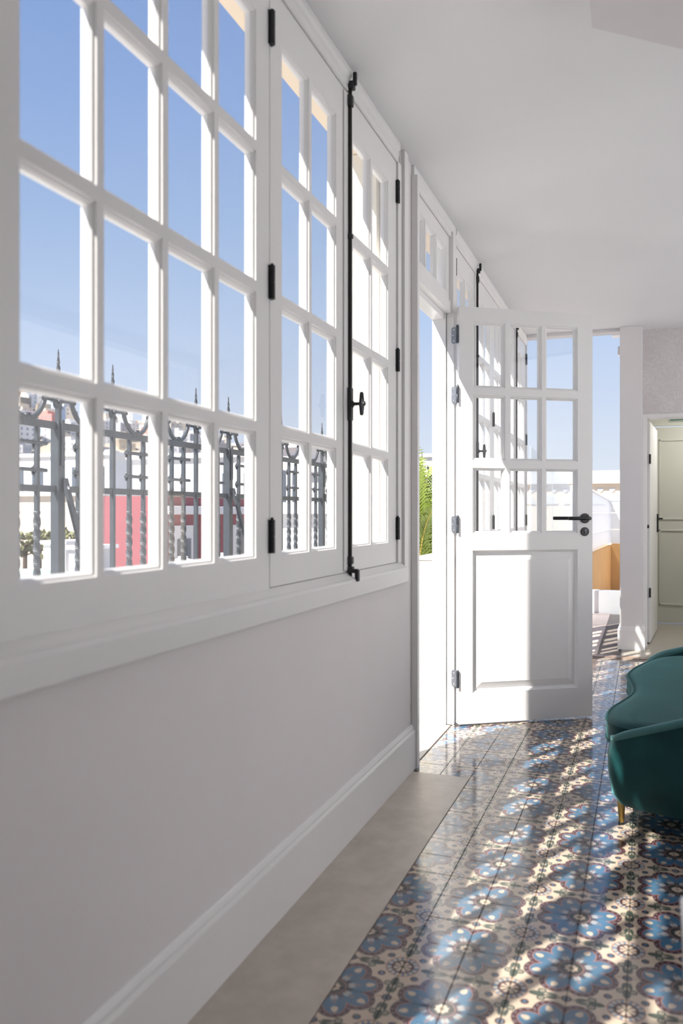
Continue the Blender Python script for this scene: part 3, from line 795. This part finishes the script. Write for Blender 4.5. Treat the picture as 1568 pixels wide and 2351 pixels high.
# ---- wrought iron railing
RX, RS, RY0 = -1.06, .3285, 2.477
ZT, ZL, ZX, ZC1, ZC2, ZTIP = 1.417, 1.186, 1.508, 1.346, 1.250, 1.695
KMIN, KMAX = -6, 16
rail = thing('railing', (RX, RY0 + 5 * RS, .16), 'grey wrought iron railing with scrolls, twisted balusters and spikes', 'railing')
ya, yb = RY0 + (KMIN - .5) * RS, RY0 + (KMAX + .5) * RS
MB().box(RX - .007, RX + .007, ya, yb, ZT - .015, ZT + .012).build('top_rail', 'iron', rail, bevel=.002)
MB().box(RX - .006, RX + .006, ya, yb, ZL - .012, ZL + .012).build('middle_rail', 'iron', rail, bevel=.002)
MB().box(RX - .006, RX + .006, ya, yb, .26, .285).build('bottom_rail', 'iron', rail, bevel=.002)
def rosette(m_, x, y, z, r):
    for k_ in range(5):
        a_ = k_ * 2 * PI / 5 + .3
        d = Vector((0, math.cos(a_), math.sin(a_))); e_ = Vector((0, -math.sin(a_), math.cos(a_)))
        c = Vector((x, y, z))
        m_.rings([[c + d * (r * q) + e_ * (w_ * r) + Vector((hx, 0, 0)), c + d * (r * q) - e_ * (w_ * r) + Vector((hx, 0, 0)), c + d * (r * q) - e_ * (w_ * r) + Vector((hx - .005, 0, 0)), c + d * (r * q) + e_ * (w_ * r) + Vector((hx - .005, 0, 0))] for q, w_, hx in ((.05, .2, 0), (.55, .42, -.006), (1.0, .22, -.002))])
# shared meshes
bal = MB()
zz, tw = [], []
for i in range(61):
    z = .16 + (ZT - .162) * i / 60; zz.append((0, 0, z))
N_ = 110; z0_, z1_ = .42, 1.108
pts = [(0, 0, .16 - .16), (0, 0, z0_ - .16)]; twl = [PI / 4, PI / 4]
for i in range(1, N_):
    f_ = i / N_; pts.append((0, 0, z0_ + (z1_ - z0_) * f_ - .16)); twl.append(PI / 4 + f_ * (z1_ - z0_) / .046 * (PI / 2))
pts += [(0, 0, z1_ - .16), (0, 0, ZT - .016 - .16)]; fin = round((twl[-1] - PI / 4) / (PI / 2)) * PI / 2 + PI / 4; twl += [fin, fin]
rad = [.0105] * 2 + [.0135] * (N_ - 1) + [.0105] * 2
bal.tube(pts, rad, 4, twist=twl)
bal_me = bal.mesh('twisted_baluster', 'iron')
spk = MB()
spk.tube([(0, 0, 0), (0, 0, 1.545 - .16)], .0115, 4, twist=[PI / 4] * 2)
n_ = 40; sp_pts, sp_r, sp_t = [], [], []
for i in range(n_ + 1):
    f_ = i / n_; sp_pts.append((0, 0, 1.545 - .16 + (ZTIP - 1.545) * f_)); sp_r.append(.012 * (1 - f_) + .0012 + .0015 * (i % 2)); sp_t.append(PI / 4 + f_ * 9)
spk.tube(sp_pts, sp_r, 4, twist=sp_t)
spk_me = spk.mesh('spike_bar', 'iron')
scr = MB()
for sgn in (-1, 1):
    arm = [(0, .002, .0), (0, .03, .006), (0, .062, .028), (0, .085, .062), (0, .093, .092), (0, .086, .116), (0, .070, .126), (0, .055, .119), (0, .051, .104), (0, .060, .096), (0, .066, .102)]
    ap = catmull([(x, sgn * y, z) for x, y, z in arm], 4)
    scr.tube(ap, [.0095 if i < len(ap) - 10 else .0082 for i in range(len(ap))], 6)
scr.box(-.009, .009, -.010, .010, -.004, .018)
scr_me = scr.mesh('scroll', 'iron', smooth=True)
xb = MB(); xb.tube([(0, -.083, 0), (0, .083, 0)], .0065, 8)
for s_ in (-1, 1): xb.lathe([(.004, -.006), (.009, -.003), (.009, .003), (.004, .006)], (0, s_ * .083, 0), 8, 'y')
xb_me = xb.mesh('cross_bar', 'iron')
cb = MB(); cb.tube([(0, -.088, 0), (0, .088, 0)], .0068, 8); rosette(cb, -.014, -.051, 0, .020); rosette(cb, -.014, .051, 0, .020)
cb_me = cb.mesh('cross_bar', 'iron')
rm = MB(); rosette(rm, 0, 0, 0, .030); rm.lathe([(.009, -.004), (.009, .006), (.004, .010)], (0, 0, 0), 8, 'x'); ros_me = rm.mesh('rosette', 'iron')
for k_ in range(KMIN, KMAX + 1):
    y = RY0 + k_ * RS
    inst(spk_me, 'spike_bar', (RX, y, .16), rail)
    o = inst(xb_me, 'cross_bar', (RX + .004, y, ZX), rail)
    inst(ros_me, 'rosette', (RX + .022, y - .022, ZX - .008), rail)
    if k_ % 4 == 0:
        p_ = MB().box(RX - .020, RX + .016, y - .019, y + .019, .16, ZT + .012).build('post', 'iron', rail, bevel=.002)
        MB().box(RX + .0165, RX + .024, y - .008, y + .008, 1.27, ZT + .02).build('splice_plate', 'iron', p_, bevel=.002)
        b0, b1 = Vector((RX + .024, y + .012, 1.205)), Vector((RX + .38, y + .012, .0))
        d_ = (b1 - b0).normalized(); nx_ = Vector((-d_.z, 0, d_.x))
        MB().rings([[b + Vector((0, sy, 0)) + nx_ * w_ for sy, w_ in ((-.012, .006), (.012, .006), (.012, -.006), (-.012, -.006))] for b in (b0 - d_ * .02, b1)]).build('brace', 'iron', p_)
        MB().lathe([(.009, 0), (.009, .004), (.005, .009), (.002, .010)], (RX + .028, y + .012, 1.190), 12, 'x').build('bolt', 'screw', p_, smooth=True)
    ym = y + RS / 2
    inst(scr_me, 'scroll', (RX, ym, ZT + .012), rail)
    for s_ in (-.051, .051): inst(bal_me, 'twisted_baluster', (RX, ym + s_, .16), rail)
    for z in (ZC1, ZC2): inst(cb_me, 'cross_bar', (RX + .010, ym, z), rail)

# ---- planter wall and palm beyond the door
plt = thing('planter', (-.18, 4.55, -.02), 'cream rendered planter wall on a grey plinth outside the door', 'planter')
MB().box(-.245, -.100, 4.30, 4.80, .10, .845).build('trough_wall', 'cream', plt, bevel=.008)
MB().box(-.250, -.096, 4.285, 4.805, -.02, .10).build('plinth', 'grey_plinth', plt, bevel=.003)
MB().box(-.250, -.095, 4.295, 4.805, .8452, .858).build('coping', 'cream', plt, bevel=.005)
palm = thing('areca_palm', (-.55, 5.60, -.02), 'bright green areca palm with yellow canes behind the cream planter', 'palm')
rnd = random.Random(3)
for i in range(30):
    a_ = rnd.uniform(0, 2 * PI); L_ = rnd.uniform(1.25, 1.62); lean = rnd.uniform(.10, .40)
    if i < 9: lean *= .45; L_ = rnd.uniform(1.35, 1.72)
    base = Vector((-.56 + rnd.uniform(-.06, .06), 5.60 + rnd.uniform(-.12, .12), -.015))
    dh = Vector((math.cos(a_), math.sin(a_), 0))
    if dh.x > 0: dh.x *= .45
    pts = []
    for s_ in range(13):
        f_ = s_ / 12
        pts.append(base + dh * (lean * f_ ** 1.8) + Vector((0, 0, L_ * (f_ - .32 * f_ ** 3 * (lean / .42)))))
    fr = MB().tube(pts, [.0095 * (1 - .75 * s_ / 12) for s_ in range(13)], 5).build('frond', 'cane', palm, smooth=True)
    lm = MB()
    side = dh.cross(Vector((0, 0, 1)))
    if side.length < .1: side = Vector((1, 0, 0))
    side.normalize()
    for s_ in range(6, 13):
        for sg in (-1, 1):
            for sub in (0, .25, .5, .75):
                if s_ == 12 and sub: continue
                p0 = pts[s_].lerp(pts[min(12, s_ + 1)], sub)
                tg = (pts[min(12, s_ + 1)] - pts[s_ - 1]).normalized()
                ll = .26 * math.sin(PI * (.18 + .75 * (s_ + sub) / 13)) * rnd.uniform(.8, 1.1)
                dr = (side * sg * .75 + tg * .75 + Vector((0, 0, .12))).normalized()
                wv = dr.cross(tg).cross(dr).normalized() * .0065
                mid = p0 + dr * ll * .5; tip = p0 + dr * ll + Vector((0, 0, -.3 * ll))
                th3 = Vector((0, 0, .0012))
                lm.add([p0 + wv * .4, p0 - wv * .4, mid - wv, mid + wv, tip, mid + th3], [(0, 1, 2, 5), (0, 5, 3), (5, 2, 4), (3, 5, 4)])
    lm.build('leaflets', 'leaf', fr)

# ---- terrace beyond the far opening
pf = MB().box(-.3, .7745, 6.722, 9.5, -.14, -.008).build('patio_floor', 'grout'); tag(pf, 'pinkish paved terrace floor beyond the wide opening', 'floor', kind='structure')
pme = MB().rings([[(-a, -b, z), (a, -b, z), (a, b, z), (-a, b, z)] for a, b, z in ((.0885, .0885, -.02), (.0885, .0885, -.002), (.0865, .0865, 0))], cap0=False).mesh('paving_tile', 'terra')
for i in range(6):
    for j in range(15):
        x, y = -.3 + .09 + .18 * i, 6.722 + .092 + .1845 * j
        if x + .09 <= .776 and y < 9.42: inst(pme, 'paving_tile', (x, y, random.uniform(-.001, 0)), pf)
wp = MB().box(-.3, 3.2, 9.50, 9.62, -.14, .245).build('plinth_wall', 'white_render', bevel=.006); tag(wp, 'low white wall at the end of the paved terrace', 'wall', kind='structure')
wfz = MB().box(-.3, 3.2, 9.62, 12.2, -.14, -.01).build('terrace_floor_far', 'white_render'); tag(wfz, 'white terrace floor behind the low wall', 'floor', kind='structure')
ow = MB()
ow.rings([[(.28, 9.63, z0), (.402, 9.63, z0), (.519, 12.0, z0), (.519, 12.12, z0), (.40, 12.12, z0)] for z0 in (-.009, .655)])
ow.box(.520, 3.2, 12.0, 12.12, -.009, .675)
ow = ow.build('parapet', 'orange', bevel=.004); tag(ow, 'ochre rendered parapet around the far terrace', 'parapet')
scn = thing('wind_screen', (1.0, 12.0, .676), 'frosted grey-white screen standing on the ochre parapet', 'screen')
for z0, z1 in ((.680, .866), (.872, 1.096), (1.102, 1.268)):
    MB().box(.50, 3.2, 12.03, 12.05, z0, z1).build('screen_board', 'frosted', scn)
    k1 = 1.344 / 1.268 if z1 > 1.2 else 1
    MB().rings([[(.382, 9.64, z0 - .02 if z0 < .7 else z0), (.398, 9.64, z0 - .02 if z0 < .7 else z0), (.398, 9.64, z1 * k1), (.382, 9.64, z1 * k1)], [(.478, 12.02, z0), (.494, 12.02, z0), (.494, 12.02, z1), (.478, 12.02, z1)]]).build('screen_board', 'frosted', scn)
MB().rings([[(.376, 9.64, 1.346), (.404, 9.64, 1.346), (.404, 9.64, 1.366), (.376, 9.64, 1.366)], [(.474, 12.02, 1.270), (.500, 12.02, 1.270), (.500, 12.02, 1.29), (.474, 12.02, 1.29)]]).build('cap_rail', 'white_lacquer', scn)
MB().box(.476, 3.2, 12.015, 12.06, 1.270, 1.290).build('cap_rail', 'white_lacquer', scn)
MB().box(.490, .515, 12.005, 12.03, .678, 1.27).build('screen_post', 'white_lacquer', scn)
sc2 = thing('glass_screen', (.12, 8.2, 0), 'tall frosted glass screen with a sloping top beside the terrace', 'screen')
for (a0, b0, z0, a1, b1, z1) in ((.000, 7.46, 1.690, .105, 8.28, 1.535), (.108, 8.30, 1.531, .205, 9.06, 1.385)):
    MB().rings([[(a0 - .006, b0, .0), (a0 + .006, b0, .0), (a0 + .006, b0, z0), (a0 - .006, b0, z0)], [(a1 - .006, b1, 0), (a1 + .006, b1, 0), (a1 + .006, b1, z1), (a1 - .006, b1, z1)]]).build('glass_panel', 'clear_screen', sc2)
MB().lathe([(.022, 0), (.022, 1.37), (.026, 1.372), (.026, 1.39), (.010, 1.395)], (.232, 9.10, 0), 14).build('screen_post', 'white_lacquer', sc2, smooth=True)
# arcade building further off
ar = thing('arcade_building', (2.5, 20, -9), 'distant pinkish building with openwork arches and a white flat top', 'building')
MB().box(-2.2, 12, 20.0, 30, -9, 1.776).build('arcade_wall', 'peach', ar)
MB().box(-2.3, 12.1, 19.85, 30, 1.776, 2.06).build('roof_band', 'hw_white', ar)
for i in range(-4, 10):
    xc_ = .13 + .52 * i
    for dx in (-.13, .13):
        mm = MB(); poly_y(mm, [(xc_ + dx - .10, 1.665), (xc_ + dx + .10, 1.665), (xc_ + dx, 1.57)], 19.97, 20.01); mm.build('triangle_infill', 'hw_white', ar)
    mm = MB(); poly_y(mm, [(xc_ + .28 + .2 * math.cos(t_ * PI / 10), 1.30 + .22 * math.sin(t_ * PI / 10)) for t_ in range(11)], 19.97, 20.01); mm.build('arch_infill', 'hw_white', ar)

# ================================================================== OUTSIDE, CITY
GZ = -9.0
gd = MB().box(-900, 300, -400, 1500, GZ - 2, GZ).build('ground', 'street'); tag(gd, 'pale street level far below the terrace', 'ground', kind='structure')
def building(name, mat, x0, x1, y0, y1, top, label, wins=(), roof=True, base=GZ):
    b = thing(name, ((x0 + x1) / 2, (y0 + y1) / 2, base), label, 'building')
    MB().box(x0, x1, y0, y1, base, top).build('walls', mat, b)
    if roof:
        t_ = .18
        MB().box(x0 - t_, x1 + t_, y0 - t_, y1 + t_, top, top + .16).build('roof_slab', 'hw_white', b)
    for (face, a, c, z0, z1) in wins:                   # 'S' = -Y face, 'E' = +X face
        m_ = MB()
        if face == 'S': m_.box(a, c, y0 - .04, y0 + .05, z0, z1)
        else: m_.box(x1 - .05, x1 + .04, a, c, z0, z1)
        w_ = m_.build('window', 'win_dark', b)
    return b
# pink house
pY = 13.0; pX = on_perp(372, 1138, pY).x; pl_ = on_perp(212, 1138, pY).x; ptop = on_perp(372, 1139, pY).z
yE = on_wall(612, 1138, pX).y
pk = building('pink_house', 'pink', pl_, pX, pY, yE, ptop, 'pink rendered house with white cornice and white door', roof=False)
c0, c1 = on_wall(420, 1163, pX), on_wall(420, 1182, pX)
MB().box(pX - .05, pX + .12, pY + .05, yE, c1.z, c0.z).build('cornice', 'hw_white', pk, bevel=.02)
d0, d1 = on_wall(390, 1208, pX), on_wall(438, 1208, pX)
dd = MB().box(pX - .05, pX + .06, d0.y, d1.y, d0.z - 2.3, d0.z).build('house_door', 'hw_white', pk)
dwid = d1.y - d0.y
for q in (.22, .62): MB().box(pX + .05, pX + .08, d0.y + dwid * q, d0.y + dwid * (q + .22), d0.z - .95, d0.z - .25).build('door_light', 'win_dark', dd)
w0, w1_ = on_wall(530, 1206, pX), on_wall(566, 1206, pX)
ww = MB().box(pX - .05, pX + .05, w0.y, w1_.y, w0.z - .75, w0.z).build('house_window', 'hw_white', pk)
MB().box(pX + .04, pX + .07, w0.y + .2, w1_.y - .2, w0.z - .62, w0.z - .12).build('window_glass', 'win_dark', ww)
def pxb(name, mat, xa, xb_, ytop, Y, depth, label, nw=(0, 0), roof=True, wr_=(.25, .6)):
    a, b = on_perp(xa, ytop, Y), on_perp(xb_, ytop, Y)
    wins = []
    H = 2.9
    for r_ in range(nw[1]):
        for c_ in range(nw[0]):
            wd = (b.x - a.x) / nw[0]
            xs = a.x + wd * (c_ + .5 - wr_[0] / 2)
            zt = a.z - .55 - r_ * H
            wins.append(('S', xs, xs + wd * wr_[0], zt - 1.25, zt))
    return building(name, mat, a.x, b.x, Y, Y + depth, a.z, label, wins, roof)
pxb('white_block', 'hw_white', 305, 640, 1056, 25.5, 9, 'plain white block with small windows behind the pink house', (7, 2), wr_=(.16, 0))
pxb('long_white_building', 'hw_white', 20, 250, 1052, 34, 8, 'long low white building with a ribbon of windows', (5, 2), wr_=(.55, 0))
pxb('cream_warehouse', 'hw_cream', 30, 236, 1140, 22, 2.5, 'plain cream windowless building left of the pink house', (0, 0))
pxb('corner_white_house', 'hw_white', 640, 712, 1030, 19, 6, 'tall white house seen beyond the railing scrolls', (3, 3), wr_=(.3, 0))
pxb('stepped_white_house', 'hw_white', 716, 800, 1085, 15.5, 4, 'lower white house with grey bands beside the tall white house', (3, 2), wr_=(.4, 0))
pxb('terrace_house', 'hw_white', 600, 830, 1180, 11, 3, 'low white terrace house below the tall white house', (3, 1), wr_=(.2, 0))
pxb('street_end_house', 'hw_white', 905, 1020, 1052, 42, 9, 'white house seen through the open door above the palm', (3, 1))
# near low roof with tanks and sheds
lowr = building('low_roof_house', 'hw_white', -13.5, -4.2, 8.2, 12.6, on_perp(420, 1325, 12.6).z - .16, 'low white flat-roofed house below the pink wall', roof=True)
zr = on_perp(420, 1325, 12.6).z
def tank(px_, r, h_, Y):
    p = on_perp(px_, 1300, Y)
    t_ = thing('water_tank', (p.x, p.y, zr), 'round white water tank on the low flat roof', 'water tank', 'water tanks on the low roof')
    MB().lathe([(r, 0), (r, h_ * .8), (r * .92, h_ * .86), (r * .35, h_ * .95), (r * .35, h_)], (p.x, p.y, zr), 20).build('tank_body', 'hw_white', t_, smooth=True)
    MB().lathe([(r * 1.03, h_ * .38), (r * 1.03, h_ * .44)], (p.x, p.y, zr), 20).build('band', 'hw_grey', t_)
tank(420, .20, .50, 10.2); tank(512, .17, .56, 10.2)
for i, (xa, xb_, yt, Y, nm, mt, lb) in enumerate((
    (100, 150, 1250, 11.4, 'roof_shed', 'hw_white', 'white shed with a flat lid on the low roof'),
    (158, 200, 1262, 11.0, 'roof_hut', 'hw_grey', 'small grey door hut on the low roof'))):
    a, b = on_perp(xa, yt, Y), on_perp(xb_, yt, Y)
    s_ = thing(nm, ((a.x + b.x) / 2, Y + .3, zr), lb, 'shed')
    MB().box(a.x, b.x, Y, Y + .7, zr, a.z).build('walls', mt, s_); MB().box(a.x - .06, b.x + .06, Y - .06, Y + .76, a.z, a.z + .06).build('lid', 'hw_white', s_)
tp = on_perp(75, 1300, 10.8)
MBt = MB().rings([[(tp.x + .55 * math.cos(a_ * PI / 8) * s_, tp.y + .4 * math.sin(a_ * PI / 8) * s_, zr + z) for a_ in range(16)] for s_, z in ((1, 0), (1.02, .09), (.8, .17), (.35, .21))])
o = MBt.build('tarpaulin', 'tarp', smooth=True); tag(o, 'pale green tarpaulin heap lying on the low roof', 'tarpaulin')
for i in range(4):
    p = on_perp(52 + i * 36 + rnd.uniform(-4, 4), 1250, 14.5 + (i % 2) * .9)
    m_ = MB(); r = rnd.uniform(.28, .42)
    bush = thing('shrub', (p.x, p.y, zr - .4), 'olive shrub growing between the cream building and the low roof', 'shrub', 'shrubs below the cream building')
    for c_ in range(70):
        d = Vector((rnd.gauss(0, 1), rnd.gauss(0, 1), rnd.gauss(0, 1))).normalized() * r * rnd.uniform(.5, 1)
        q = Vector((p.x, p.y, p.z)) + d; u_ = Vector((rnd.gauss(0, 1), rnd.gauss(0, 1), rnd.gauss(0, 1))).normalized() * .09; v_ = u_.orthogonal().normalized() * .05
        m_.add([q - u_, q + v_, q + u_, q - v_], [(0, 1, 2, 3)])
    m_.build('foliage', 'shrub', bush)
    MB().tube([(p.x, p.y, GZ), (p.x + .05, p.y, p.z)], .05, 6).build('stem', 'soil', bush)
# hill with stacked houses
def hill_h(az, r):
    px_ = U0 + FPX * math.tan(az + TH)                   # picture column of that azimuth
    t_ = max(0.0, min(1.0, (px_ + 500) / 1500))
    tan_top = .168 - .135 * t_ + .010 * math.sin(px_ * .021) + .006 * math.sin(px_ * .05 + 1)
    f_ = max(0, min(1, (r - 180) / 620)); f_ = f_ * f_ * (3 - 2 * f_)
    return GZ + (800 * tan_top + 10) * f_
hm = MB(); NA, NR = 70, 24
for i in range(NA):
    az = math.radians(-80 + 85 * i / (NA - 1))
    for j in range(NR):
        r = 170 + 800 * j / (NR - 1)
        hm.v.append((CX + r * math.sin(az), r * math.cos(az), hill_h(az, r) + (rnd.uniform(-2.5, 2.5) if j > 1 else -1)))
for i in range(NA - 1):
    for j in range(NR - 1):
        hm.f.append((i * NR + j, (i + 1) * NR + j, (i + 1) * NR + j + 1, i * NR + j + 1))
o = hm.build('hillside', 'hill', smooth=True); tag(o, 'dry brown hillside rising behind the town', 'hill', kind='structure')
kinds = []
WORDS = {1: 'one', 2: 'two', 3: 'three', 4: 'four'}
for nm, mt, wt_, nv in (('white', 'hw_white', 5, 4), ('cream', 'hw_cream', 3, 3), ('grey', 'hw_grey', 4, 3), ('salmon', 'pink_house', 2, 2), ('orange', 'hw_orange', 1, 2), ('pale blue', 'hw_blue', 1, 2), ('brown', 'hill', 3, 2)):
    for v_ in range(nv):
        st = v_ % 4 + 1
        sx_, sy_, sz_ = rnd.uniform(7.5, 11), rnd.uniform(7.5, 10), st * 2.7 + .8
        bm_ = MB().box(-sx_ / 2, sx_ / 2, -sy_ / 2, sy_ / 2, -7, sz_)
        box_ = (v_ + len(nm)) % 2
        if box_: bm_.box(-sx_ / 2, sx_ * .1, -sy_ / 2 + 1, sy_ / 2, sz_, sz_ + rnd.uniform(1.8, 2.6))
        wm = MB()
        for zf in range(st):
            for c_ in range(3 if v_ % 2 else 2):
                q_ = (c_ + .5) / (3 if v_ % 2 else 2)
                x_ = -sx_ / 2 + sx_ * q_; z_ = zf * 2.7 + 1.1
                wm.box(x_ - .5, x_ + .5, -sy_ / 2 - .08, -sy_ / 2 + .1, z_, z_ + 1.2)
                y_ = -sy_ / 2 + sy_ * q_
                wm.box(sx_ / 2 - .1, sx_ / 2 + .08, y_ - .5, y_ + .5, z_, z_ + 1.2)
        lb = '%s-storey %s house %s stacked on the hillside' % (WORDS[st], nm, 'with a rooftop room' if box_ else 'with a plain flat roof')
        kinds += [('hillside_house', bm_.mesh('walls', mt), wm.mesh('windows', 'win_far_hazed'), lb)] * wt_
hs_ = []
tries = 0
while len(hs_) < 290 and tries < 6000:
    tries += 1
    px_ = rnd.uniform(0, 790); r = 260 + 520 * rnd.random() ** .75
    az = math.atan((px_ - U0) / FPX) - TH
    P_ = Vector((r * math.sin(az), r * math.cos(az)))
    if all((P_ - q_).length > 15.5 for _, _, q_ in hs_): hs_.append((px_, r, P_))
hs_.sort(key=lambda a: a[1])
for px_, r, _ in hs_:
    az = math.atan((px_ - U0) / FPX) - TH
    nm, b_, w_, lb = rnd.choice(kinds)
    o = thing(nm, (CX + r * math.sin(az), r * math.cos(az), hill_h(az, r)), lb, 'house', 'houses stacked on the hillside')
    o.rotation_euler[2] = rnd.choice((-.5, -.2, 0, .25, .5, .9)) + rnd.uniform(-.15, .15)
    inst(b_, 'walls', W[o], o); inst(w_, 'windows', W[o], o)['kind'] = 'stuff'
